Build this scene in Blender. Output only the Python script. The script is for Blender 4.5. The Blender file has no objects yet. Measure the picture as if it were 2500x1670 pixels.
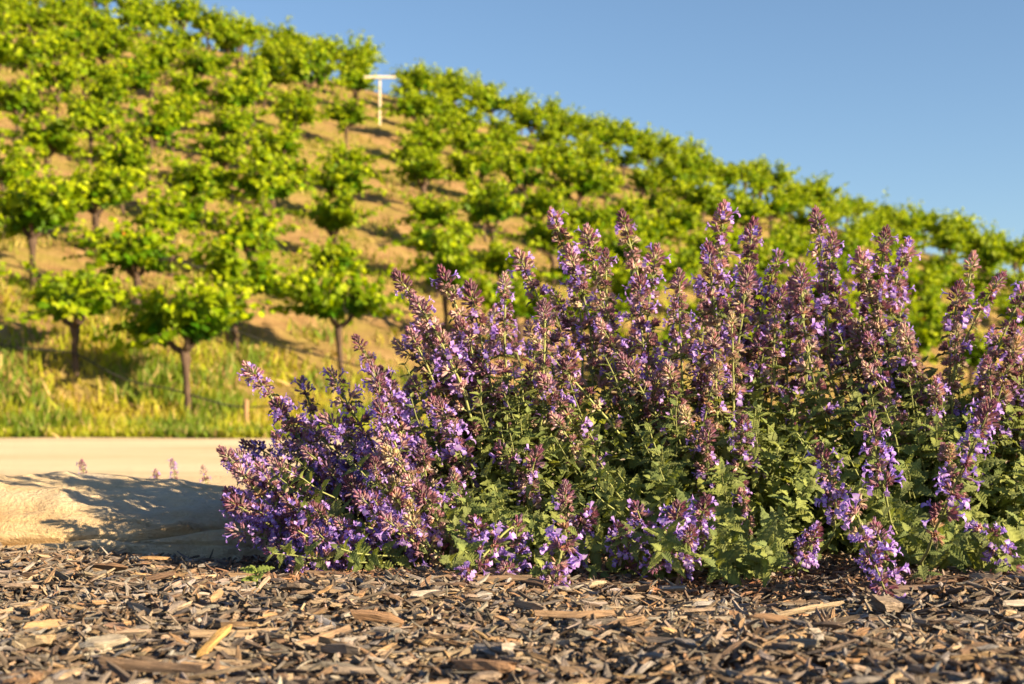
import bpy, math, random
import numpy as np
from mathutils import Vector, Matrix, noise

random.seed(11)
RNG = np.random.default_rng(11)
scene = bpy.context.scene
COL = scene.collection

# ------------------------------------------------------------------ camera
FPX = 2500 * 50 / 36.0            # focal length in photo pixels
CAM_H = 0.196
cam_d = bpy.data.cameras.new('camera')
cam = bpy.data.objects.new('camera', cam_d)
COL.objects.link(cam)
cam.location = (0, 0, CAM_H)
cam.rotation_euler = (math.radians(90 + 3.03), 0, 0)
cam_d.lens = 50
cam_d.sensor_width = 36
cam_d.clip_start = 0.02
cam_d.clip_end = 3000
cam_d.dof.use_dof = True
cam_d.dof.focus_distance = 1.60
cam_d.dof.aperture_fstop = 9.6
cam_d.dof.aperture_blades = 9
scene.camera = cam

# ------------------------------------------------------------------ light
SUN_AZ = math.radians(117)        # clockwise from +Y (view direction)
SUN_EL = math.radians(19)
S = Vector((math.sin(SUN_AZ) * math.cos(SUN_EL), math.cos(SUN_AZ) * math.cos(SUN_EL), math.sin(SUN_EL)))
w = bpy.data.worlds.new('World')
scene.world = w
w.use_nodes = True
nt = w.node_tree
bg = nt.nodes['Background']
sky = nt.nodes.new('ShaderNodeTexSky')
sky.sky_type = 'NISHITA'
sky.sun_disc = False
sky.sun_elevation = SUN_EL
sky.sun_rotation = SUN_AZ
sky.altitude = 300
sky.air_density = 1.0
sky.dust_density = 0.5
sky.ozone_density = 3.0
nt.links.new(sky.outputs[0], bg.inputs[0])
bg.inputs[1].default_value = 0.05
sun_d = bpy.data.lights.new('sun', 'SUN')
sun_d.energy = 5.0
sun_d.angle = math.radians(0.55)
sun_d.color = (1.0, 0.78, 0.48)
sun = bpy.data.objects.new('sun', sun_d)
COL.objects.link(sun)
sun.rotation_euler = S.to_track_quat('Z', 'Y').to_euler()

scene.view_settings.view_transform = 'Standard'
scene.view_settings.look = 'None'
scene.view_settings.exposure = 1.82
scene.view_settings.gamma = 1.0
scene.render.engine = 'CYCLES'
scene.cycles.use_denoising = True
scene.cycles.max_bounces = 8
scene.cycles.transparent_max_bounces = 4
scene.cycles.diffuse_bounces = 4
scene.cycles.transmission_bounces = 4

# ------------------------------------------------------------------ helpers
def tag(o, label=None, cat=None, group=None, kind=None):
    if label: o['label'] = label
    if cat: o['category'] = cat
    if group: o['group'] = group
    if kind: o['kind'] = kind
    return o

def empty(name, loc=(0, 0, 0), rz=0.0, parent=None):
    o = bpy.data.objects.new(name, None)
    o.empty_display_size = 0.05
    o.location = loc
    o.rotation_euler = (0, 0, rz)
    COL.objects.link(o)
    if parent: o.parent = parent
    return o

def link(name, me, parent=None, loc=(0, 0, 0), mat=None, scale=None):
    o = bpy.data.objects.new(name, me)
    COL.objects.link(o)
    if parent: o.parent = parent
    if mat is not None:
        o.matrix_local = mat
    else:
        o.location = loc
        if scale: o.scale = (scale,) * 3
    return o

def A(x): return np.asarray(x, dtype=float)

class Acc:
    """collects triangles with a per-vertex tint, a per-vertex local coordinate and a material slot"""
    def __init__(s):
        s.V, s.F, s.C, s.L, s.M, s.n = [], [], [], [], [], 0
    def add(s, V, F, C=(1, 1, 1), m=0, L=None):
        V = A(V).reshape(-1, 3); F = np.asarray(F, dtype=np.int64).reshape(-1, 3)
        C = A(C)
        if C.ndim == 1: C = np.repeat(C[None, :], len(V), 0)
        s.V.append(V); s.F.append(F + s.n); s.C.append(C)
        s.L.append(V if L is None else A(L))
        M = np.full(len(F), m, dtype=np.int32) if np.isscalar(m) else np.asarray(m, dtype=np.int32)
        s.M.append(M); s.n += len(V)
        return s
    def tpl(s):
        return dict(V=np.concatenate(s.V), F=np.concatenate(s.F), C=np.concatenate(s.C), M=np.concatenate(s.M), L=np.concatenate(s.L))
    def put(s, T, X, tint=None):
        """T transformed by a 4x4 numpy matrix"""
        V = T['V'] @ X[:3, :3].T + X[:3, 3]
        C = T['C'] if tint is None else T['C'] * A(tint)
        s.add(V, T['F'], C, T['M'], T['L'])
    def batch(s, T, R, t, sc, tint=None):
        """many copies: R (k,3,3), t (k,3), sc (k,) or (k,3), tint (k,3)"""
        k = len(t); n = len(T['V'])
        sc = A(sc)
        if sc.ndim == 1: sc = np.repeat(sc[:, None], 3, 1)
        V = np.einsum('kij,kvj->kvi', R, T['V'][None] * sc[:, None, :]) + t[:, None, :]
        F = T['F'][None] + (np.arange(k) * n)[:, None, None]
        C = np.repeat(T['C'][None], k, 0)
        if tint is not None: C = C * tint[:, None, :]
        L = T['L'][None] * sc[:, None, :] + RNG.uniform(-5, 5, (k, 1, 3))
        s.add(V.reshape(-1, 3), F.reshape(-1, 3), C.reshape(-1, 3), np.tile(T['M'], k), L.reshape(-1, 3))
    def mesh(s, name, mats, smooth=True):
        V = np.concatenate(s.V); F = np.concatenate(s.F); C = np.concatenate(s.C)
        M = np.concatenate(s.M); L = np.concatenate(s.L)
        me = bpy.data.meshes.new(name)
        me.vertices.add(len(V)); me.vertices.foreach_set('co', V.astype(np.float32).ravel())
        me.loops.add(F.size); me.loops.foreach_set('vertex_index', F.astype(np.int32).ravel())
        me.polygons.add(len(F)); me.polygons.foreach_set('loop_start', np.arange(0, F.size, 3, dtype=np.int32))
        for m in mats: me.materials.append(m)
        me.polygons.foreach_set('material_index', M.astype(np.int32))
        me.polygons.foreach_set('use_smooth', np.full(len(F), bool(smooth)))
        a = me.attributes.new('tint', 'FLOAT_COLOR', 'POINT')
        a.data.foreach_set('color', np.concatenate([C, np.ones((len(C), 1))], 1).astype(np.float32).ravel())
        b = me.attributes.new('lco', 'FLOAT_VECTOR', 'POINT')
        b.data.foreach_set('vector', L.astype(np.float32).ravel())
        me.update(calc_edges=True)
        return me

def X4(R=None, t=(0, 0, 0), s=1.0):
    m = np.eye(4)
    if R is not None: m[:3, :3] = A(R)
    m[:3, :3] *= s
    m[:3, 3] = t
    return m

def norm(v):
    v = A(v); return v / (np.linalg.norm(v) + 1e-12)

def frame(z, xh=None):
    """rotation whose columns are x,y,z with z along the given vector"""
    z = norm(z)
    if xh is None: xh = (1, 0, 0) if abs(z[0]) < 0.9 else (0, 1, 0)
    y = norm(np.cross(z, xh)); x = np.cross(y, z)
    return np.stack([x, y, z], 1)

def rotm(axis, a):
    return np.array(Matrix.Rotation(a, 3, Vector(axis)))

def rand_rots(k, tilt):
    yaw = RNG.uniform(0, 2 * math.pi, k); ax = RNG.normal(0, tilt, k); ay = RNG.normal(0, tilt, k)
    c, s_ = np.cos, np.sin
    z0 = np.zeros(k); o1 = np.ones(k)
    Rz = np.array([[c(yaw), -s_(yaw), z0], [s_(yaw), c(yaw), z0], [z0, z0, o1]]).transpose(2, 0, 1)
    Rx = np.array([[o1, z0, z0], [z0, c(ax), -s_(ax)], [z0, s_(ax), c(ax)]]).transpose(2, 0, 1)
    Ry = np.array([[c(ay), z0, s_(ay)], [z0, o1, z0], [-s_(ay), z0, c(ay)]]).transpose(2, 0, 1)
    return Rz @ Rx @ Ry

def tube(P, r, sides=6, cap=True, jitter=0.0):
    P = A(P); n = len(P)
    r = np.broadcast_to(A(r), (n,))
    V = []; prev = None
    for i in range(n):
        d = P[min(i + 1, n - 1)] - P[max(i - 1, 0)]
        Rm = frame(d, prev); prev = Rm[:, 0]
        a = np.arange(sides) / sides * 2 * math.pi
        rr = r[i] * (1 + (RNG.uniform(-jitter, jitter, sides) if jitter else 0))
        V.append(P[i] + np.outer(np.cos(a) * rr, Rm[:, 0]) + np.outer(np.sin(a) * rr, Rm[:, 1]))
    V = np.concatenate(V); F = []
    for i in range(n - 1):
        for j in range(sides):
            a0 = i * sides + j; a1 = i * sides + (j + 1) % sides
            F += [(a0, a1, a1 + sides), (a0, a1 + sides, a0 + sides)]
    if cap:
        V = np.concatenate([V, P[:1], P[-1:]]); b, t = len(V) - 2, len(V) - 1
        for j in range(sides):
            F.append((b, (j + 1) % sides, j))
            o = (n - 1) * sides
            F.append((t, o + j, o + (j + 1) % sides))
    return V, F

def smooth01(t):
    t = np.clip(t, 0, 1); return t * t * (3 - 2 * t)

def grid_faces(nx, ny):
    i, j = np.meshgrid(np.arange(nx - 1), np.arange(ny - 1), indexing='ij')
    a = (i * ny + j).ravel(); b = a + ny; c = b + 1; d = a + 1
    return np.concatenate([np.stack([a, b, c], 1), np.stack([a, c, d], 1)])

# ------------------------------------------------------------------ materials
class NB:
    def __init__(s, name):
        s.m = bpy.data.materials.new(name); s.m.use_nodes = True
        s.t = s.m.node_tree; s.t.nodes.clear()
        s.out = s.n('ShaderNodeOutputMaterial')
    def n(s, typ, **k):
        nd = s.t.nodes.new(typ)
        for a, v in k.items():
            if a == 'inp':
                for i, x in v.items():
                    if hasattr(x, 'is_linked') or isinstance(x, bpy.types.NodeSocket): s.t.links.new(x, nd.inputs[i])
                    else: nd.inputs[i].default_value = x
            else: setattr(nd, a, v)
        return nd
    def attr(s, name, what='Color'): return s.n('ShaderNodeAttribute', attribute_name=name).outputs[what]
    def coord(s, what='Object'): return s.n('ShaderNodeTexCoord').outputs[what]
    def pos(s): return s.n('ShaderNodeNewGeometry').outputs['Position']
    def mapv(s, v, scale=(1, 1, 1), rot=(0, 0, 0)): return s.n('ShaderNodeMapping', inp={0: v, 2: rot, 3: scale}).outputs[0]
    def noise(s, v, scale, detail=4, rough=0.55, dist=0.0, out=0):
        return s.n('ShaderNodeTexNoise', inp={'Vector': v, 'Scale': scale, 'Detail': detail, 'Roughness': rough, 'Distortion': dist}).outputs[out]
    def ramp(s, f, stops):
        r = s.n('ShaderNodeValToRGB', inp={0: f}); e = r.color_ramp.elements
        while len(e) < len(stops): e.new(0.5)
        for el, (p, c) in zip(e, stops):
            el.position = p; el.color = (*c, 1) if len(c) == 3 else c
        return r.outputs[0]
    def mix(s, f, a, b, mode='MIX'):
        nd = s.n('ShaderNodeMix', data_type='RGBA', blend_type=mode)
        for i, x in ((0, f), (6, a), (7, b)):
            if isinstance(x, bpy.types.NodeSocket): s.t.links.new(x, nd.inputs[i])
            else: nd.inputs[i].default_value = x if i == 0 else (*x, 1)[:4]
        return nd.outputs[2]
    def math(s, op, a, b=0.0):
        return s.n('ShaderNodeMath', operation=op, inp={0: a, 1: b}).outputs[0]
    def bump(s, h, strength=0.5, dist=0.01, nrm=None):
        i = {'Strength': strength, 'Distance': dist, 'Height': h}
        if nrm is not None: i['Normal'] = nrm
        return s.n('ShaderNodeBump', inp=i).outputs[0]
    def bsdf(s, col, rough=0.8, nrm=None, spec=0.3, **k):
        i = {'Base Color': col if isinstance(col, bpy.types.NodeSocket) else (*col, 1), 'Roughness': rough, 'Specular IOR Level': spec}
        if nrm is not None: i['Normal'] = nrm
        i.update(k)
        return s.n('ShaderNodeBsdfPrincipled', inp=i).outputs[0]
    def leafy(s, col, tcol, trans=0.4, rough=0.55, nrm=None, spec=0.35):
        p = s.bsdf(col, rough, nrm, spec)
        ti = {'Color': tcol if isinstance(tcol, bpy.types.NodeSocket) else (*tcol, 1)}
        if nrm is not None: ti['Normal'] = nrm
        t = s.n('ShaderNodeBsdfTranslucent', inp=ti).outputs[0]
        return s.n('ShaderNodeMixShader', inp={0: trans, 1: p, 2: t}).outputs[0]
    def done(s, sh):
        s.t.links.new(sh, s.out.inputs[0]); return s.m

def m_simple(name, col, rough=0.7, nscale=20, amt=0.25, bump=0.2, bd=0.005):
    b = NB(name); v = b.coord()
    f = b.noise(v, nscale, 5)
    c = b.mix(f, tuple(x * (1 - amt) for x in col), tuple(min(1, x * (1 + amt)) for x in col))
    return b.done(b.bsdf(c, rough, b.bump(f, bump, bd)))

def m_mulch_soil():
    b = NB('mulch_soil'); v = b.pos()
    f = b.noise(v, 60, 6, 0.7); g = b.noise(v, 9, 3)
    c = b.ramp(f, [(0.25, (0.025, 0.014, 0.008)), (0.55, (0.09, 0.05, 0.028)), (0.8, (0.20, 0.13, 0.08))])
    c = b.mix(g, c, (0.10, 0.055, 0.03))
    return b.done(b.bsdf(c, 0.95, b.bump(f, 0.8, 0.02), 0.1))

def m_chip():
    b = NB('weathered_wood_chip'); t = b.attr('tint'); l = b.attr('lco', 'Vector')
    g = b.noise(b.mapv(l, (35, 650, 650)), 1.0, 4, 0.6)
    d = b.noise(l, 120, 3)
    gr = b.ramp(g, [(0.34, (0.30, 0.27, 0.25)), (0.5, (0.85, 0.83, 0.8)), (0.66, (1.2, 1.18, 1.15))])
    c = b.mix(0.85, t, gr, 'MULTIPLY')
    c = b.mix(b.math('MULTIPLY', d, 0.35), c, (0.17, 0.145, 0.125))
    rnd = b.n('ShaderNodeObjectInfo').outputs['Random']
    c = b.mix(b.math('MULTIPLY', rnd, 0.2), c, (0.30, 0.24, 0.19))
    c = b.mix(1.0, c, (0.92, 0.93, 0.97), 'MULTIPLY')
    return b.done(b.bsdf(c, 0.85, b.bump(g, 1.0, 0.003), 0.2))

def m_sandstone():
    b = NB('sandstone'); v = b.coord()
    lay = b.noise(b.mapv(v, (2.2, 2.2, 16), (0.06, -0.10, 0)), 2.0, 6, 0.6, 0.4)
    mot = b.noise(v, 5.0, 5, 0.6)
    fine = b.noise(v, 130, 6, 0.7)
    c = b.ramp(lay, [(0.28, (0.40, 0.255, 0.115)), (0.46, (0.60, 0.46, 0.28)), (0.7, (0.66, 0.54, 0.37))])
    c = b.mix(b.ramp(mot, [(0.5, (0, 0, 0)), (0.72, (0.8, 0.8, 0.8))]), c, (0.50, 0.45, 0.37))
    rust = b.ramp(b.noise(v, 2.3, 4, 0.6), [(0.55, (0, 0, 0)), (0.68, (0.7, 0.7, 0.7))])
    c = b.mix(rust, c, (0.47, 0.27, 0.09))
    c = b.mix(b.ramp(fine, [(0.3, (0.3, 0.3, 0.3)), (0.5, (0, 0, 0))]), c, (0.26, 0.19, 0.11))
    hsum = b.math('ADD', b.math('MULTIPLY', lay, 1.0), b.math('MULTIPLY', fine, 0.35))
    return b.done(b.bsdf(c, 0.9, b.bump(hsum, 1.0, 0.025), 0.15))

def m_road():
    b = NB('sandy_dirt_road'); v = b.pos()
    big = b.noise(b.mapv(v, (0.2, 0.55, 1)), 1.1, 5, 0.6)
    fine = b.noise(v, 45, 6, 0.7); mid = b.noise(v, 6, 5, 0.6)
    c = b.ramp(big, [(0.32, (0.58, 0.44, 0.27)), (0.52, (0.72, 0.59, 0.40)), (0.7, (0.78, 0.66, 0.48))])
    c = b.mix(b.math('MULTIPLY', mid, 0.35), c, (0.44, 0.31, 0.18))
    c = b.mix(b.ramp(fine, [(0.55, (0, 0, 0)), (0.75, (0.35, 0.35, 0.35))]), c, (0.32, 0.22, 0.13))
    yy = b.n('ShaderNodeSeparateXYZ', inp={0: v}).outputs[1]
    yw = b.math('ADD', b.math('DIVIDE', yy, 15.0), b.math('MULTIPLY', b.math('SUBTRACT', mid, 0.5), 0.03))
    tr = b.ramp(yw, [(0.17, (0.55, 0.55, 0.55)), (0.26, (0.5, 0.5, 0.5)), (0.34, (0, 0, 0)), (0.52, (0.25, 0.25, 0.25)), (0.60, (0, 0, 0)), (0.82, (0.05, 0.05, 0.05)), (0.93, (0.5, 0.5, 0.5))])
    c = b.mix(tr, c, (0.52, 0.36, 0.19))
    return b.done(b.bsdf(c, 0.95, b.bump(b.math('ADD', fine, mid), 0.5, 0.02), 0.1))

def m_hill():
    b = NB('vineyard_soil'); v = b.pos()
    n1 = b.noise(b.mapv(v, (0.5, 1.3, 0.6)), 0.9, 6, 0.62)
    n2 = b.noise(v, 5, 6, 0.7); n3 = b.noise(v, 26, 5, 0.7)
    c = b.ramp(n2, [(0.3, (0.19, 0.115, 0.05)), (0.5, (0.31, 0.195, 0.085)), (0.72, (0.42, 0.29, 0.14))])
    weed = b.ramp(b.math('ADD', b.math('MULTIPLY', n1, 0.75), b.math('MULTIPLY', n3, 0.25)), [(0.46, (0, 0, 0)), (0.57, (0.8, 0.8, 0.8))])
    wc = b.ramp(n3, [(0.3, (0.17, 0.16, 0.03)), (0.6, (0.30, 0.25, 0.06)), (0.8, (0.40, 0.32, 0.11))])
    c = b.mix(weed, c, wc)
    return b.done(b.bsdf(c, 0.95, b.bump(b.math('ADD', n2, n3), 0.8, 0.08), 0.1))

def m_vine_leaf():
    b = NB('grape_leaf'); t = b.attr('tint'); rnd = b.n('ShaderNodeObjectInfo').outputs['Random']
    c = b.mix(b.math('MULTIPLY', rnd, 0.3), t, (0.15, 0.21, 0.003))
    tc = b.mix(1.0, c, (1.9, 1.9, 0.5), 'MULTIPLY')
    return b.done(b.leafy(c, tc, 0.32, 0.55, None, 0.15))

def m_grass():
    b = NB('verge_grass'); t = b.attr('tint')
    tc = b.mix(1.0, t, (1.7, 1.5, 0.9), 'MULTIPLY')
    return b.done(b.leafy(t, tc, 0.4, 0.6))

def m_bark():
    b = NB('vine_bark'); v = b.coord()
    f = b.noise(b.mapv(v, (60, 60, 9)), 1.0, 5, 0.7); g = b.noise(v, 9, 4)
    c = b.ramp(f, [(0.3, (0.03, 0.02, 0.015)), (0.6, (0.10, 0.068, 0.05)), (0.8, (0.22, 0.16, 0.12))])
    c = b.mix(b.math('MULTIPLY', g, 0.25), c, (0.16, 0.11, 0.08))
    return b.done(b.bsdf(c, 0.95, b.bump(f, 0.9, 0.012), 0.1))

def m_cat_leaf():
    b = NB('catmint_leaf'); t = b.attr('tint'); l = b.attr('lco', 'Vector')
    f = b.noise(l, 420, 4, 0.6); g = b.noise(l, 60, 2)
    c = b.mix(b.math('MULTIPLY', f, 0.6), t, (0.19, 0.22, 0.10))
    c = b.mix(b.math('MULTIPLY', g, 0.3), c, (0.10, 0.15, 0.04))
    tc = b.mix(1.0, c, (1.9, 1.8, 0.7), 'MULTIPLY')
    nr = b.bump(f, 0.6, 0.0012)
    return b.done(b.leafy(c, tc, 0.3, 0.7, nr, 0.25))

def m_attr(name, trans, rough, tmul, nz=600, amt=0.3, sheen=0.0):
    b = NB(name); t = b.attr('tint'); l = b.attr('lco', 'Vector')
    f = b.noise(l, nz, 3)
    c = b.mix(b.math('MULTIPLY', f, amt), t, b.mix(1.0, t, (0.5, 0.5, 0.55), 'MULTIPLY'))
    tc = b.mix(1.0, c, tmul, 'MULTIPLY')
    return b.done(b.leafy(c, tc, trans, rough, b.bump(f, 0.4, 0.0006), 0.25))

MAT = dict(
    soil=m_mulch_soil(), chip=m_chip(), stone=m_sandstone(), road=m_road(), hill=m_hill(), vleaf=m_vine_leaf(), grass=m_grass(), bark=m_bark(),
    cleaf=m_cat_leaf(), stem=m_attr('catmint_stem', 0.12, 0.6, (1.5, 1.5, 0.8)), calyx=m_attr('catmint_calyx', 0.28, 0.65, (1.6, 1.2, 1.2)),
    petal=m_attr('catmint_petal', 0.38, 0.55, (1.25, 1.15, 1.3), 500, 0.18),
    tubing=m_simple('black_drip_tubing', (0.03, 0.028, 0.026), 0.5), pale=m_simple('pale_weathered_timber', (0.62, 0.55, 0.44), 0.7, 12),
    stake=m_simple('brown_timber', (0.27, 0.16, 0.08), 0.8, 25), steel=m_simple('rusty_steel', (0.16, 0.09, 0.06), 0.7, 30))

# ------------------------------------------------------------------ terrain
ROAD_Y0, ROAD_Y1 = 2.55, 14.25
def slope_x(x):
    # cross slope of the hill: rises to the left, falls to the right
    s = -0.30 * (x + 3.7)
    s = s + 0.07 * np.logaddexp(0, (-x - 7) / 2.0) * 2.0 * -1.0
    return np.where(x < -30, -0.30 * (-26.3) - 0.07 * 23 + 0 * x, s)
def hill_z(x, y):
    x = A(x); y = A(y)
    ye = y - 2.1 * 2.5 * np.logaddexp(0, (y - 47.5) / 2.5) * 0.5
    p = 0.36 * (ye - 16) + slope_x(x) + 0.2
    p = 0.25 * np.logaddexp(0, p / 0.25)                    # soft floor at the flat
    z = p * smooth01((y - 13.9) / 3.0)
    z = np.where(y > 140, z * np.exp(-(y - 140) / 40), z)
    return z - 0.02
def rough_z(x, y):
    return 0.05 * np.sin(1.7 * x + 0.6 * y) * np.sin(1.1 * y - 0.4 * x) + 0.03 * np.sin(3.9 * x + 1.3) * np.sin(3.1 * y)
def ground_z(x, y):
    return hill_z(x, y) + rough_z(A(x), A(y)) * smooth01((A(y) - 14.6) / 2.5)

xs = np.unique(np.concatenate([np.linspace(-700, -60, 9), np.linspace(-60, -20, 41), np.linspace(-20, 24, 177), np.linspace(24, 60, 37), np.linspace(60, 700, 9)]))
ys = np.unique(np.concatenate([np.linspace(-500, -5, 8), np.linspace(-5, 13.5, 12), np.linspace(13.5, 52, 193), np.linspace(52, 120, 35), np.linspace(120, 1200, 12)]))
gx, gy = np.meshgrid(xs, ys, indexing='ij')
acc = Acc(); acc.add(np.stack([gx, gy, ground_z(gx, gy)], -1), grid_faces(len(xs), len(ys)))
tag(link('hillside', acc.mesh('hillside', [MAT['hill']])), kind='structure')

# sandy road sheet
xs = np.linspace(-60, 60, 161); ys = np.linspace(ROAD_Y0 - 0.5, ROAD_Y1, 50)
gx, gy = np.meshgrid(xs, ys, indexing='ij')
gz = 0.004 + 0.004 * np.sin(0.9 * gy + 0.15 * gx) * np.sin(gy * 1.3) + 0.006 * np.sin(gx * 2.1 + gy * 3)
gy2 = gy + np.where(gy >= ROAD_Y1 - 1e-6, 0.12 * np.sin(gx * 2.3) + 0.07 * np.sin(gx * 6.1), 0)
acc = Acc(); acc.add(np.stack([gx, gy2, gz - 0.012 + 0.0], -1), grid_faces(len(xs), len(ys)))
tag(link('dirt_road', acc.mesh('dirt_road', [MAT['road']])), kind='structure')

# mulch bed sheet
def bed_z(x, y):
    x = A(x); y = A(y)
    z = 0.012 * np.sin(7.1 * x + 2.0 * y) * np.sin(6.3 * y - 1.0) + 0.006 * np.sin(11 * x - 3 * y) * np.sin(9 * y + 2 * x)
    return 0.002 + z * 0.8
xs = np.linspace(-2.6, 2.8, 150); ys = np.linspace(-1.2, 2.75, 110)
gx, gy = np.meshgrid(xs, ys, indexing='ij')
gz = bed_z(gx, gy) - 0.045 * smooth01((gy - 2.45) / 0.3)
acc = Acc(); acc.add(np.stack([gx, gy, gz], -1), grid_faces(len(xs), len(ys)))
bed = tag(link('mulch_bed', acc.mesh('mulch_bed', [MAT['soil']])), kind='structure')

# ------------------------------------------------------------------ boulder
def make_boulder(name, loc, half, seed, rz):
    """a broken slab of bedded sandstone: a rounded block split by flat fracture planes, layered and pitted"""
    nu, nv = 230, 120
    planes = [((0.05, -0.50, 0.86), 0.118), ((0.12, -0.97, 0.20), 0.198), ((0.16, -0.05, 0.98), 0.098), ((-0.10, 0.10, 0.98), 0.108), ((0.62, -0.70, 0.35), 0.345), ((-0.5, -0.8, 0.3), 0.36),
              ((0.86, -0.2, 0.46), 0.40), ((0.30, -0.80, 0.52), 0.225), ((-0.30, -0.42, 0.86), 0.22), ((0.10, -0.90, -0.42), 0.195), ((0.45, -0.45, 0.77), 0.27)]
    planes = [(Vector(n).normalized(), d) for n, d in planes]
    f = lambda c, p: math.copysign(abs(c) ** p, c)
    V = np.zeros((nu, nv, 3))
    for i in range(nu):
        u = 2 * math.pi * i / nu; cu, su = math.cos(u), math.sin(u)
        for j in range(nv):
            v = math.pi * (j / (nv - 1) - 0.5); cv, sv = math.cos(v), math.sin(v)
            e = 0.55
            p = Vector((f(cu, e) * f(cv, e) * half[0], f(su, e) * f(cv, e) * half[1], f(sv, e) * half[2]))
            q0 = p + Vector((seed, seed * 2.1, 0))
            for n, d in planes:
                t = n.dot(p) - d - 0.006 * noise.noise(q0 * 7 + n * 9)
                if t > 0: p = p - n * t * 0.92
            q = p + Vector((seed, seed * 2.1, 0))
            d = 0.012 * noise.noise(q * 5) - 0.012 * abs(noise.noise(q * 12)) + 0.006 * noise.noise(q * 26) - 0.004 * abs(noise.noise(q * 55)) + 0.004
            h = p.z + 0.10 * p.x - 0.05 * p.y + 0.006 * noise.noise(q * 6)
            led = ((h / 0.026) % 1.0)
            d += (0.005 * (led - 0.5) - (0.005 if led < 0.10 else 0)) * max(0.0, 0.5 + 1.4 * noise.noise(q * 3.3))
            hc = p.z - 0.020 - 0.06 * (p.x - 0.1) + 0.007 * noise.noise(q * 9); wr = float(smooth01((p.x + 0.02) / 0.12))
            d += wr * (-0.020 * math.exp(-(hc / 0.006) ** 2) + (0.014 if hc < 0 else 0.0))
            nrm = Vector((p.x / half[0] ** 2, p.y / half[1] ** 2, p.z / half[2] ** 2)).normalized()
            V[i, j] = p + nrm * d
    F = []
    idx = lambda i, j: (i % nu) * nv + j
    for i in range(nu):
        for j in range(nv - 1):
            F += [(idx(i, j), idx(i + 1, j), idx(i + 1, j + 1)), (idx(i, j), idx(i + 1, j + 1), idx(i, j + 1))]
    a = Acc(); a.add(V.reshape(-1, 3), F)
    o = link(name, a.mesh(name, [MAT['stone']]), loc=loc)
    o.rotation_euler = (0, 0, rz)
    return o
tag(make_boulder('boulder', (-0.74, 2.09, 0.012), (0.52, 0.24, 0.115), 3.3, math.radians(-3)),
    'long low cream sandstone boulder lying between the wood chips and the dirt road', 'boulder')

# ------------------------------------------------------------------ wood chips
CHIP_COL = [(0.36, 0.285, 0.22), (0.30, 0.19, 0.11), (0.42, 0.32, 0.225), (0.16, 0.09, 0.05), (0.27, 0.225, 0.19), (0.47, 0.345, 0.21), (0.20, 0.13, 0.085), (0.40, 0.22, 0.10),
            (0.37, 0.33, 0.29), (0.13, 0.08, 0.05), (0.50, 0.38, 0.25), (0.33, 0.25, 0.19), (0.29, 0.26, 0.235), (0.45, 0.27, 0.12), (0.35, 0.335, 0.325), (0.27, 0.26, 0.26), (0.40, 0.36, 0.32)]
def chip_tpl(L, W, H, col, rings=5, sides=6, bend=0.0, ragged=0.5):
    """a split piece of wood: uneven angular section along x, splintered ends, a bend"""
    a0 = np.sort(RNG.uniform(0, 2 * math.pi / sides * 0.9, sides) + np.arange(sides) * 2 * math.pi / sides)
    prof = np.stack([np.clip(np.cos(a0) * 1.25, -1, 1), np.clip(np.sin(a0) * 1.35, -1, 1)], 1) * RNG.uniform(0.8, 1.1, (sides, 1))
    V = []; end = RNG.uniform(-1, 1, (2, sides)) * ragged
    bz = RNG.uniform(-1, 1) * bend; by = RNG.uniform(-1, 1) * bend
    wob = RNG.uniform(0.75, 1.12, (rings, sides))
    for i in range(rings):
        t = i / (rings - 1) * 2 - 1
        tp = 1 - (RNG.uniform(0.15, 0.75) if abs(t) > 0.99 else 0.12 * t * t)
        for j in range(sides):
            x = t * L / 2
            if i == 0: x += end[0, j] * W
            if i == rings - 1: x += end[1, j] * W
            V.append((x, prof[j, 0] * W / 2 * tp * wob[i, j] + by * t * t * L, prof[j, 1] * H / 2 * (0.5 + 0.5 * tp) * wob[i, j] + bz * t * t * L))
    V = A(V); F = []
    for i in range(rings - 1):
        for j in range(sides):
            p, q = i * sides + j, i * sides + (j + 1) % sides
            F += [(p, q, q + sides), (p, q + sides, p + sides)]
    for k in range(1, sides - 1):
        F.append((0, k + 1, k)); o = (rings - 1) * sides; F.append((o, o + k, o + k + 1))
    C = np.repeat(A(col)[None], len(V), 0) * RNG.uniform(0.85, 1.1, (len(V), 1))
    return dict(V=V, F=np.array(F), C=C, M=np.zeros(len(F), int), L=V + RNG.uniform(-3, 3, 3))
def tpl_mesh(T, name, mats, smooth=True):
    a = Acc(); a.add(T['V'], T['F'], T['C'], T['M'], T['L']); return a.mesh(name, mats, smooth)

big_t, mid_t, small_t = [], [], []
for k in range(40):
    L = RNG.uniform(0.014, 0.038) * (2.0 if k % 9 == 0 else 1.0); W = RNG.uniform(0.0035, 0.0095) * (0.45 if k % 9 == 0 else 1.0)
    big_t.append(chip_tpl(L, W, RNG.uniform(0.0025, 0.0065), CHIP_COL[k % len(CHIP_COL)], 5, 5, 0.05, 0.45))
for k in range(40):
    L = RNG.uniform(0.009, 0.026); W = RNG.uniform(0.0016, 0.0055)
    mid_t.append(chip_tpl(L, W, RNG.uniform(0.0018, 0.0045), CHIP_COL[(k * 5 + 2) % len(CHIP_COL)], 4, 5, 0.08, 0.7))
for k in range(30):
    L = RNG.uniform(0.006, 0.022); W = RNG.uniform(0.0015, 0.006)
    small_t.append(chip_tpl(L, W, RNG.uniform(0.001, 0.003), CHIP_COL[(k * 3 + 1) % len(CHIP_COL)], 3, 4, 0.12, 0.8))

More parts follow.
